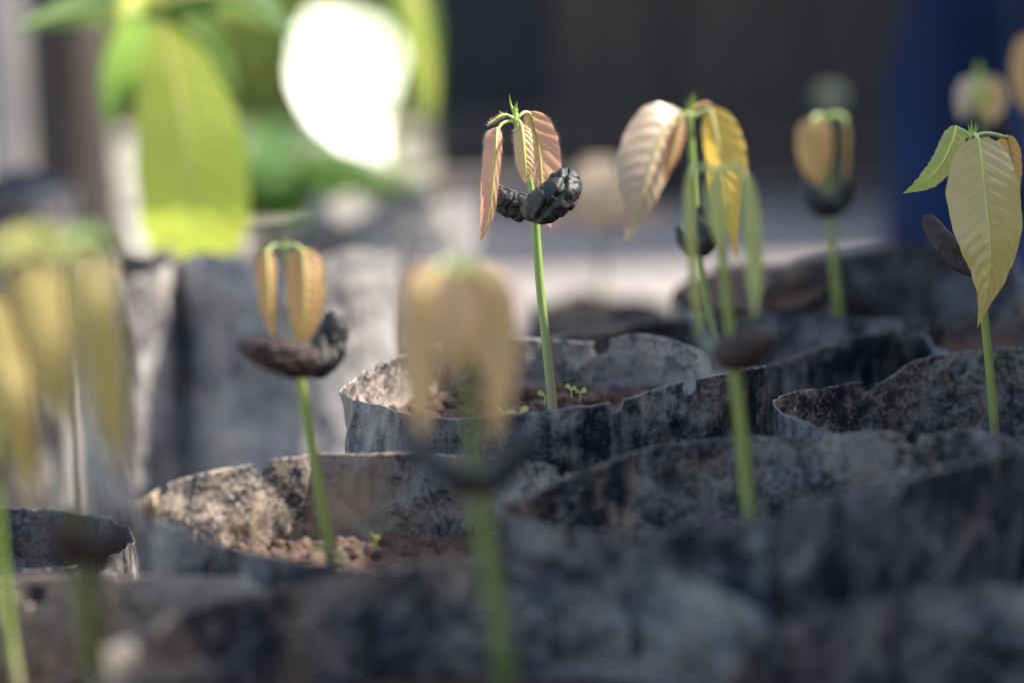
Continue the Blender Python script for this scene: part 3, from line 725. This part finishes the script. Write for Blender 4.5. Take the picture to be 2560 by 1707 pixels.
# B: left of centre
dB = .656
B = seedling((828,1415,dB), 'seedling with two orange-tan leaves above brown cotyledons, in the bag with open soil')
stB = [(829,1425,dB),(818,1340,dB),(797,1220,dB),(776,1090,dB),(760,1000,dB),(748,925,dB),(738,850,dB),(728,750,dB),(721,680,dB),(715,620,dB)]
tube(B, 'stem', 'stem_b', stB, [14,14,13,13,13,12,8,6,5,4.5], 18, 60)
tube(B, 'petiole', 'petiole', [(715,618,dB),(698,613,dB),(680,616,dB-.001),(670,630,dB-.002)], [4.5,4,4,3.5], 8, 20)
tube(B, 'petiole', 'petiole', [(715,618,dB),(730,612,dB),(746,616,dB-.001),(757,630,dB-.002)], [4.5,4.5,4,3.5], 8, 20)
leaf(B, 'orange', [(668,624,dB-.002),(671,690,dB-.004),(677,770,dB-.004),(688,860,dB-.003)], 35, 24, 25, 30, 'full', .0005, 10, .1, 'rib_far', seed=5)
leaf(B, 'orange', [(758,622,dB-.002),(763,700,dB-.004),(762,790,dB-.004),(757,880,dB-.002)], 50, 52, 12, 15, 'full', .0005, 11, .08, 'rib_far', seed=6)
spikes(B, (714,618,dB), [(711,588,0),(718,604,1)], 3)
cotyledon(B, 'cot_brown', [(603,866,dB-.006),(650,878,dB-.008),(700,890,dB-.008),(745,900,dB-.006),(780,904,dB-.003)], [14,34,46,48,34], .9, 240, 5, 64, 72, ry=.95)
cotyledon(B, 'cot_black', [(760,910,dB+.004),(800,897,dB+.008),(824,860,dB+.010),(834,815,dB+.010),(828,784,dB+.009)], [32,44,44,38,20], 1.0, 300, 6, 64, 72, ry=1.05)

# L2: broad pale leaf and golden leaf
dL = .842
Lr = seedling((1795,905,dL), 'seedling with one pale pinkish and one golden hanging leaf, right of centre')
stL = [(1796,910,dL),(1776,800,dL),(1756,700,dL),(1744,620,dL),(1737,515,dL),(1730,390,dL),(1725,292,dL)]
tube(Lr, 'stem', 'stem', stL, [12,11,10,9.5,8.5,8,7.5], 16, 50)
tube(Lr, 'petiole', 'petiole', [(1724,290,dL),(1710,283,dL),(1695,280,dL)], [7,6,5], 8, 14)
tube(Lr, 'petiole', 'petiole', [(1726,290,dL),(1745,287,dL),(1765,276,dL),(1777,276,dL)], [7,6,5.5,5], 8, 18)
leaf(Lr, 'silver', [(1697,276,dL-.001),(1660,325,dL-.006),(1632,395,dL-.009),(1613,465,dL-.010),(1593,535,dL-.008),(1556,626,dL-.004)], 88, 66, -8, 30, 'drip', .0006, 11, .12, 'rib_far', seed=7)
leaf(Lr, 'rust', [(1706,286,dL-.004),(1694,345,dL-.007),(1676,405,dL-.009),(1658,460,dL-.009)], 22, 20, 30, 20, 'lance', .0004, 9, .1, 'rib_far', seed=8)
leaf(Lr, 'gold', [(1777,272,dL),(1791,335,dL-.004),(1803,405,dL-.006),(1811,480,dL-.006),(1824,560,dL-.005),(1846,672,dL-.002)], 44, 66, 25, -10, 'drip', .0005, 10, .10, 'rib_far', seed=9)
leaf(Lr, 'tan', [(1733,272,dL-.001),(1752,259,dL-.003),(1772,260,dL-.004),(1788,272,dL-.004)], 7, 8, 50, 50, 'lance', .0002, 8, .1, None, seed=10)
spikes(Lr, (1724,286,dL), [(1712,250,0),(1722,240,0),(1733,230,1),(1740,238,2),(1729,246,0)], 2.4)
cotyledon(Lr, 'cot_black', [(1697,566,dL+.003),(1708,592,dL+.003),(1728,616,dL+.003),(1745,625,dL+.002)], [10,20,24,20], .9, 300, 8, 40, 44)
cotyledon(Lr, 'cot_black', [(1746,520,dL-.004),(1757,562,dL-.006),(1765,605,dL-.006),(1755,632,dL-.003)], [10,22,30,20], .9, 300, 9, 40, 44)

# D: arched pale green
dD = .626
Dr = seedling((1876,1318,dD), 'blurred seedling with arching pale-green leaves and one round brown cotyledon')
tube(Dr, 'stem', 'stem_b', [(1878,1330,dD),(1866,1210,dD),(1852,1060,dD),(1840,950,dD),(1830,870,dD),(1821,780,dD),(1808,650,dD),(1797,520,dD),(1790,425,dD)], [19,18,16,15,14,13,12,11,9], 16, 50)
tube(Dr, 'petiole', 'petiole', [(1790,428,dD),(1765,420,dD),(1738,424,dD-.001),(1723,450,dD-.002)], [9,8,8,7], 8, 20)
tube(Dr, 'petiole', 'petiole', [(1790,428,dD),(1820,418,dD),(1850,424,dD-.001),(1870,455,dD-.002)], [9,8,8,7], 8, 20)
leaf(Dr, 'lime', [(1722,440,dD-.002),(1722,540,dD-.004),(1730,660,dD-.005),(1742,770,dD-.004),(1760,860,dD-.002)], 20, 22, 55, 45, 'full', .0004, 10, .1, 'rib_far', seed=11)
leaf(Dr, 'lime', [(1795,430,dD-.002),(1790,490,dD-.006),(1797,560,dD-.008),(1808,640,dD-.008)], 32, 30, 30, 25, 'full', .0004, 10, .1, 'rib_far', seed=12)
leaf(Dr, 'lime2', [(1868,440,dD-.002),(1882,540,dD-.004),(1889,640,dD-.005),(1890,730,dD-.005),(1884,810,dD-.003)], 32, 26, 30, 40, 'full', .0004, 10, .1, 'rib_far', seed=13)
cotyledon(Dr, 'cot_brown', [(1800,880,dD-.010),(1830,884,dD-.016),(1872,872,dD-.018),(1916,852,dD-.014)], [26,48,52,32], .4, 200, 10, 40, 44, ry=1.05)
cotyledon(Dr, 'cot_grey', [(1745,790,dD),(1765,848,dD),(1800,885,dD-.002)], [12,22,26], .3, 200, 11, 30, 34)

# G: foreground
dG = .525
Gr = seedling((1260,1660,dG), 'strongly blurred foreground seedling with drooping tan leaves')
tube(Gr, 'stem', 'stem_shade', [(1262,1675,dG),(1248,1560,dG),(1228,1430,dG),(1207,1310,dG),(1193,1210,dG),(1184,1100,dG),(1170,930,dG),(1152,780,dG),(1142,680,dG)], [27,26,25,25,24,18,15,13,11], 16, 50)
leaf(Gr, 'tan', [(1090,668,dG-.002),(1052,740,dG-.006),(1042,850,dG-.008),(1052,990,dG-.008),(1058,1135,dG-.006)], 54, 56, 20, 15, 'full', .0006, 10, .1, 'rib_far', seed=14)
leaf(Gr, 'tan', [(1140,680,dG-.006),(1140,760,dG-.014),(1136,850,dG-.018),(1128,960,dG-.016)], 50, 56, 10, 10, 'full', .0006, 10, .1, 'rib_far', seed=15)
leaf(Gr, 'tan', [(1196,668,dG-.002),(1240,735,dG-.005),(1254,850,dG-.007),(1248,990,dG-.007),(1236,1125,dG-.004)], 56, 52, 15, 20, 'full', .0006, 10, .1, 'rib_far', seed=16)
leaf(Gr, 'tan', [(1150,672,dG+.004),(1196,730,dG+.012),(1204,820,dG+.014),(1196,930,dG+.013)], 58, 52, 10, 10, 'full', .0006, 10, .1, 'rib_far', seed=17)
tube(Gr, 'petiole', 'petiole', [(1142,684,dG),(1115,660,dG),(1086,676,dG-.002)], [11,9,8], 8, 16)
tube(Gr, 'petiole', 'petiole', [(1142,684,dG),(1172,660,dG),(1200,676,dG-.002)], [11,9,8], 8, 16)
tube(Gr, 'petiole', 'petiole', [(1142,684,dG),(1142,668,dG-.003),(1140,684,dG-.006)], [11,9,8], 8, 16)
spikes(Gr, (1142,680,dG), [(1134,625,0),(1146,632,0),(1154,645,0)], 5)
cotyledon(Gr, 'cot_black', [(1005,1075,dG-.004),(1080,1155,dG-.008),(1150,1200,dG-.008),(1195,1212,dG-.004)], [20,38,44,36], .5, 180, 12, 40, 44, ry=.8)
cotyledon(Gr, 'cot_black', [(1340,1078,dG+.006),(1288,1148,dG+.008),(1225,1198,dG+.006),(1190,1212,dG)], [20,38,44,36], .5, 180, 13, 40, 44, ry=.8)

# R: right edge, big olive leaf
dR = .750
Rr = seedling((2486,1090,dR), 'seedling with one large olive-tan leaf and a small lime leaf, right edge')
tube(Rr, 'stem', 'stem_b', [(2487,1095,dR),(2481,1000,dR),(2471,890,dR),(2462,800,dR),(2454,700,dR),(2445,560,dR),(2437,440,dR),(2430,345,dR)], [12.5,12,11,10.5,10,9,8,7], 16, 50)
tube(Rr, 'petiole', 'petiole', [(2430,343,dR),(2412,330,dR),(2396,322,dR),(2390,320,dR)], [6,5,4.5,4], 8, 16)
tube(Rr, 'petiole', 'petiole', [(2430,343,dR),(2438,336,dR-.004),(2447,350,dR-.007)], [6,5,4.5], 8, 16)
tube(Rr, 'petiole', 'petiole', [(2430,343,dR),(2465,334,dR+.002),(2500,340,dR+.004),(2516,345,dR+.006)], [6,5,5,4.5], 8, 16)
tube(Rr, 'petiole', 'petiole', [(2430,343,dR),(2405,345,dR+.002),(2395,370,dR+.004)], [5,4,4], 8, 16)
leaf(Rr, 'olive', [(2447,345,dR-.007),(2457,430,dR-.013),(2468,520,dR-.016),(2477,610,dR-.017),(2472,710,dR-.015),(2443,822,dR-.011)], 100, 90, 10, 12, 'drip', .0007, 13, .10, 'rib', .00018, seed=18)
leaf(Rr, 'lime', [(2391,317,dR),(2380,360,dR-.004),(2352,415,dR-.006),(2312,455,dR-.006),(2256,485,dR-.004)], 34, 34, 20, 20, 'full', .0008, 11, .1, 'rib', .0003, seed=19)
leaf(Rr, 'orange', [(2516,340,dR+.006),(2528,390,dR+.010),(2532,460,dR+.012),(2530,540,dR+.012)], 40, 28, 10, 25, 'full', .0006, 10, .1, 'rib_far', seed=20)
leaf(Rr, 'rust', [(2395,368,dR+.004),(2398,400,dR+.008),(2405,460,dR+.010)], 18, 18, 20, 20, 'full', .0004, 8, .1, None, seed=21)
spikes(Rr, (2430,340,dR), [(2420,308,-2),(2428,298,0),(2440,306,2),(2445,312,4)], 2.4)
cotyledon(Rr, 'cot_brown', [(2316,546,dR+.012),(2338,575,dR+.010),(2366,615,dR+.006),(2400,655,dR+.003),(2440,680,dR)], [17,25,30,26,16], .22, 160, 14, 40, 44, ry=.7)

# C: far row
dC = .955
Cr = seedling((2096,778,dC), 'small blurred seedling with orange leaves over a dark cup of cotyledons, far right row')
tube(Cr, 'stem', 'stem_b', [(2096,785,dC),(2089,700,dC),(2080,600,dC),(2075,520,dC),(2068,420,dC),(2062,298,dC)], [11,11,10,9,7,6], 12, 40)
tube(Cr, 'petiole', 'petiole', [(2062,300,dC),(2045,290,dC),(2030,302,dC-.003)], [6,6,5], 8, 14)
tube(Cr, 'petiole', 'petiole', [(2062,300,dC),(2085,288,dC),(2108,293,dC),(2118,315,dC)], [6,6,6,5], 8, 18)
leaf(Cr, 'orange', [(2032,298,dC-.003),(2033,350,dC-.006),(2036,410,dC-.006),(2040,480,dC-.004)], 46, 50, 12, 12, 'full', .0005, 9, .1, 'rib_far', seed=22)
leaf(Cr, 'orange', [(2116,300,dC),(2120,350,dC),(2118,410,dC),(2112,470,dC)], 15, 13, 60, 60, 'full', .0004, 9, .1, 'rib_far', seed=23)
spikes(Cr, (2062,298,dC), [(2058,280,0),(2066,282,0)], 5)
cotyledon(Cr, 'cot_black', [(2010,450,dC-.006),(2030,490,dC-.009),(2060,515,dC-.008),(2085,515,dC-.004)], [13,30,33,24], .6, 220, 15, 36, 40)
cotyledon(Cr, 'cot_black', [(2122,445,dC+.004),(2112,485,dC+.006),(2090,512,dC+.006),(2070,518,dC+.004)], [12,26,30,24], .6, 220, 16, 36, 40)

# farther right-hand seedlings
dS = 1.06
S = seedling((2466,640,dS), 'blurred seedling with a pale and a tan leaf, above the large olive leaf')
tube(S, 'stem', 'stem_b', [(2468,650,dS),(2460,420,dS),(2452,290,dS),(2448,195,dS)], [9,8,7,6], 10, 24)
leaf(S, 'silver', [(2436,196,dS-.003),(2420,230,dS-.006),(2412,265,dS-.006),(2400,302,dS-.005)], 30, 30, 10, 10, 'full', .0004, 8, .1, None, seed=24)
leaf(S, 'tan', [(2462,196,dS-.003),(2478,235,dS-.006),(2482,270,dS-.006),(2476,312,dS-.004)], 38, 38, 10, 10, 'full', .0004, 8, .1, None, seed=25)
leaf(S, 'lime', [(2448,196,dS-.004),(2450,240,dS-.012),(2452,290,dS-.012)], 22, 22, 10, 10, 'full', .0004, 8, .1, None, seed=26)
spikes(S, (2448,196,dS), [(2446,150,0),(2453,160,0)], 7)
cotyledon(S, 'cot_brown', [(2460,340,dS),(2490,325,dS),(2520,305,dS)], [18,26,16], .5, 220, 17, 30, 34)
S2 = seedling((2590,640,1.05), 'blurred orange-leaved seedling cut by the top right frame edge')
tube(S2, 'stem', 'stem_b', [(2592,650,1.05),(2588,400,1.05),(2582,100,1.05)], [9,8,7], 10, 20)
leaf(S2, 'orange', [(2575,90,1.047),(2566,150,1.043),(2562,220,1.043),(2568,290,1.045)], 38, 38, 10, 10, 'full', .0004, 8, .1, None, seed=27)
S3 = seedling((1505,760,1.40), 'far blurred seedling with pale tan leaves, between the two sharpest plants')
tube(S3, 'stem', 'stem_b', [(1506,790,1.40),(1504,640,1.40),(1500,400,1.40)], [7,6,5], 10, 20)
leaf(S3, 'silver', [(1490,396,1.398),(1470,460,1.394),(1466,520,1.394),(1476,590,1.396)], 36, 40, 10, 10, 'full', .0004, 8, .1, None, seed=28)
leaf(S3, 'silver', [(1506,396,1.398),(1530,450,1.394),(1536,520,1.394),(1528,580,1.396)], 38, 34, 10, 10, 'full', .0004, 8, .1, None, seed=29)
bag('far low bag under the pale tan seedling', autorim(1505, 770, 1.40, .035, .04, .004, 27), .150, 'bag_in_d', 'bag_out', [], 1.5, 17, group=G_BACK, base_r=.036)
S4 = seedling((2075,560,1.5), 'far faint grey-green leaf shoot above the small dark-cupped seedling')
tube(S4, 'stem', 'stem_b', [(2075,600,1.5),(2073,400,1.5),(2070,215,1.5)], [6,5,4], 8, 16)
leaf(S4, 'dull_green', [(2058,212,1.5),(2060,250,1.495),(2064,300,1.497)], 28, 26, 10, 10, 'full', .0004, 8, .1, None, seed=30)
leaf(S4, 'dull_green', [(2082,212,1.5),(2088,250,1.495),(2086,300,1.497)], 24, 26, 10, 10, 'full', .0004, 8, .1, None, seed=31)

# E: left foreground
dE = .475
E = seedling((245,1740,dE+.05), 'very blurred olive-leaved seedling in the left foreground')
tube(E, 'stem', 'stem_shade', [(250,1750,dE+.05),(228,1560,dE+.03),(205,1380,dE+.015),(190,1150,dE),(170,900,dE),(152,640,dE)], [32,30,29,16,12,10], 14, 40)
leaf(E, 'ochre', [(95,650,dE-.002),(90,760,dE-.006),(120,900,dE-.008),(160,1080,dE-.008)], 84, 78, 15, 15, 'full', .0008, 10, .1, 'rib_far', seed=32)
leaf(E, 'ochre', [(215,640,dE-.002),(240,800,dE-.006),(270,1000,dE-.008),(315,1230,dE-.006)], 66, 70, 25, 20, 'full', .0008, 10, .1, 'rib_far', seed=33)
leaf(E, 'lime', [(152,630,dE),(90,600,dE-.006),(20,610,dE-.014),(-60,680,dE-.018)], 36, 40, 40, 30, 'full', .0008, 9, .1, 'rib_far', seed=34)
leaf(E, 'gloss_green', [(155,628,dE),(200,596,dE+.006),(250,610,dE+.012),(290,680,dE+.014)], 34, 40, 40, 30, 'full', .0008, 9, .1, 'rib_far', seed=35)
spikes(E, (152,632,dE), [(146,560,0),(160,575,0)], 5)
cotyledon(E, 'cot_brown', [(215,1390,dE+.01),(180,1375,dE+.004),(150,1340,dE),(140,1290,dE)], [38,50,46,26], .4, 170, 18, 30, 34)
cotyledon(E, 'cot_brown', [(215,1400,dE+.02),(255,1385,dE+.02),(290,1345,dE+.02),(300,1290,dE+.02)], [38,50,46,26], .4, 170, 19, 30, 34)
Q = seedling((42,1730,.575), 'seedling at the left frame edge with bare green stem and yellow hanging leaf')
tube(Q, 'stem', 'stem', [(44,1740,.575),(24,1600,.575),(8,1470,.572),(-8,1300,.565),(-30,1000,.55),(-45,740,.53)], [17,16,15,14,12,10], 14, 40)
leaf(Q, 'ochre', [(-40,735,.528),(-5,850,.515),(30,1000,.508),(60,1130,.508),(95,1280,.51)], 60, 54, 20, 25, 'full', .0008, 10, .1, 'rib_far', seed=36)
leaf(Q, 'lime', [(-50,735,.528),(-110,820,.52),(-130,960,.515),(-120,1100,.515)], 46, 40, 20, 25, 'full', .0008, 10, .1, 'rib_far', seed=37)
cotyledon(Q, 'cot_brown', [(-20,1190,.552),(-50,1180,.55),(-80,1150,.55)], [30,36,18], .4, 170, 20, 30, 34)

# older broad-leaved plants, back left
G_OLD = 'older broad-leaved cacao plants at the back left'
d1 = 1.13
T1 = seedling((520,625,d1), 'older plant with a big bright green leaf hanging straight down', G_OLD, 'cacao_sapling')
tube(T1, 'stem', 'stem_b', [(520,640,d1+.02),(480,430,d1+.02),(425,200,d1+.015),(400,40,d1),(398,-120,d1)], [9,8,7,7,6], 12, 30)
leaf(T1, 'big_green', [(405,60,d1-.004),(432,170,d1-.02),(462,330,d1-.03),(480,500,d1-.03),(484,668,d1-.02)], 136, 146, 10, -5, 'blunt', .0010, 12, .08, 'rib_far', .00025, seed=40)
leaf(T1, 'mid_green', [(400,50,d1),(350,100,d1+.03),(300,190,d1+.05),(265,340,d1+.06)], 62, 60, 15, 10, 'full', .0010, 12, .08, 'rib_far', .0006, seed=41)
leaf(T1, 'gloss_green', [(398,20,d1),(300,10,d1+.01),(180,30,d1+.01),(20,80,d1)], 55, 60, 30, 40, 'full', .0010, 12, .08, 'rib_far', .0006, seed=42)
leaf(T1, 'big_green', [(398,10,d1),(370,-10,d1-.02),(330,0,d1-.04),(290,60,d1-.05)], 60, 60, 30, 30, 'full', .0010, 12, .08, 'rib_far', .0006, seed=43)
leaf(T1, 'mid_green', [(405,20,d1),(470,60,d1+.02),(540,130,d1+.05),(600,260,d1+.06)], 52, 52, 30, 30, 'full', .0010, 12, .08, 'rib_far', .0006, seed=44)
leaf(T1, 'gloss_green', [(402,10,d1),(500,-15,d1),(620,0,d1),(750,105,d1-.01)], 80, 75, 40, 30, 'full', .0010, 12, .08, 'rib_far', .0006, seed=45)
d2 = 1.42
T2 = seedling((985,560,d2+.02), 'older plant with a dazzling sun-struck leaf facing the camera', G_OLD, 'cacao_sapling')
tube(T2, 'stem', 'stem_b', [(985,570,d2+.03),(992,400,d2+.03),(985,150,d2+.03),(975,-60,d2+.02)], [9,8,7,6], 12, 30)
M['sheen'] = leaf_mat('leaf_glossy_sun_struck', (.40, .46, .30), (.5, .55, .35), (.45, .55, .25), .42, 12, .04, .08, .15, 1.0)
leaf(T2, 'sheen', [(915,30,d2+.03),(890,105,d2+.012),(878,190,d2-.006),(900,300,d2-.022),(975,418,d2-.03)], 205, 200, -42, 46, 'full', .0006, 10, .02, 'rib_far', .0006, seed=46)
leaf(T2, 'big_green', [(1000,-90,d2-.005),(1030,20,d2-.01),(1052,140,d2-.01),(1068,240,d2-.01),(1076,315,d2-.008)], 42, 40, 30, 30, 'full', .0006, 10, .06, 'rib_far', .0006, seed=47)

# ------------------------------------------------------------------ soil crumbs and weeds
rnd = random.Random(77)
def clods(bagroot, c, pts, soil_z, n, rmin, rmax, seed, near=None):
    rnd = random.Random(seed); V, F = [], []
    for k in range(n):
        th = rnd.random()*len(pts); p = pts[int(th)]; f = math.sqrt(rnd.random())*.93
        x, y = c[0]+(p.x-c[0])*f, c[1]+(p.y-c[1])*f
        r = rmin+(rmax-rmin)*rnd.random()**3
        v, fc = clod_shape(rnd, Vector((x, y, soil_z+r*.35+.0035*f**4)), r, ICO3 if r > .0014 else ICO2)
        if r > .0022:
            mesh('soil_clod', v, fc, M['clod'], bagroot)
        else:
            b = len(V); V += v; F += [tuple(i+b for i in q) for q in fc]
    o = mesh('soil_crumbs', V, F, M['clod'], bagroot); o['kind'] = 'stuff'
clods(bagB, cB, pB, .165, 3600, .0006, .0034, 1)
clods(bagA, cA, pA, .180, 900, .0006, .0034, 2)
clods(bagR, cR, pR, .168, 200, .0006, .003, 3)

M['weed'] = plain('weed_green', (.30, .50, .07), .45, .15, 400)
def sprout(px, py, d, label, pairs, group='tiny weed sprouts'):
    root = empty('weed_sprout', P(px, py+18, d), label, 'sprout', group)
    tube(root, 'stem', 'weed', [(px, py+20, d), (px+1, py+8, d), (px, py, d)], [2.2, 2, 1.8], 6, 8)
    for (tx, ty, wpx) in pairs:
        leaf(root, 'lime2', [(px, py, d), ((px+tx)/2, (py+ty)/2-2, d-.001), (tx, ty, d-.002)], wpx, wpx, 40, 40, 'blunt', 0, 3, .1, None, NV=10, NU=3)
sprout(1362, 990, .752, 'tiny green sprout touching the base of the sharp stem', [(1344, 980, 9), (1380, 1000, 7)])
sprout(1428, 975, .760, 'two-leaved green sprout right of the sharp stem', [(1414, 962, 8), (1440, 968, 7)])
sprout(1450, 982, .757, 'small pale sprout farthest right of the sharp stem', [(1438, 978, 7), (1466, 974, 9)])
sprout(1262, 1034, .722, 'pale sprout by the sunlit rim behind the tan leaves', [(1238, 1020, 10), (1280, 1028, 8)])
sprout(1296, 1036, .715, 'green sprout spreading flat above the dark front rim', [(1276, 1030, 8), (1320, 1018, 10)])
sprout(938, 1345, .685, 'minute sprout on the red soil behind the left stem', [(928, 1334, 4), (952, 1340, 5)])
def blade(pts, wpx, label):
    root = empty('grass_blade', P(*pts[0]), label, 'grass')
    leaf(root, 'lime2', pts, wpx, wpx, 25, 25, 'lance', 0, 3, .2, None, NV=30, NU=4, name='blade')
blade([(824, 1378, .662), (800, 1366, .660), (780, 1366, .659), (766, 1376, .658)], 8, 'short curved green blade left of the stem in open soil')
blade([(826, 1372, .662), (846, 1384, .658), (862, 1402, .655), (872, 1428, .653)], 9, 'longer arching green blade right of the stem in open soil')
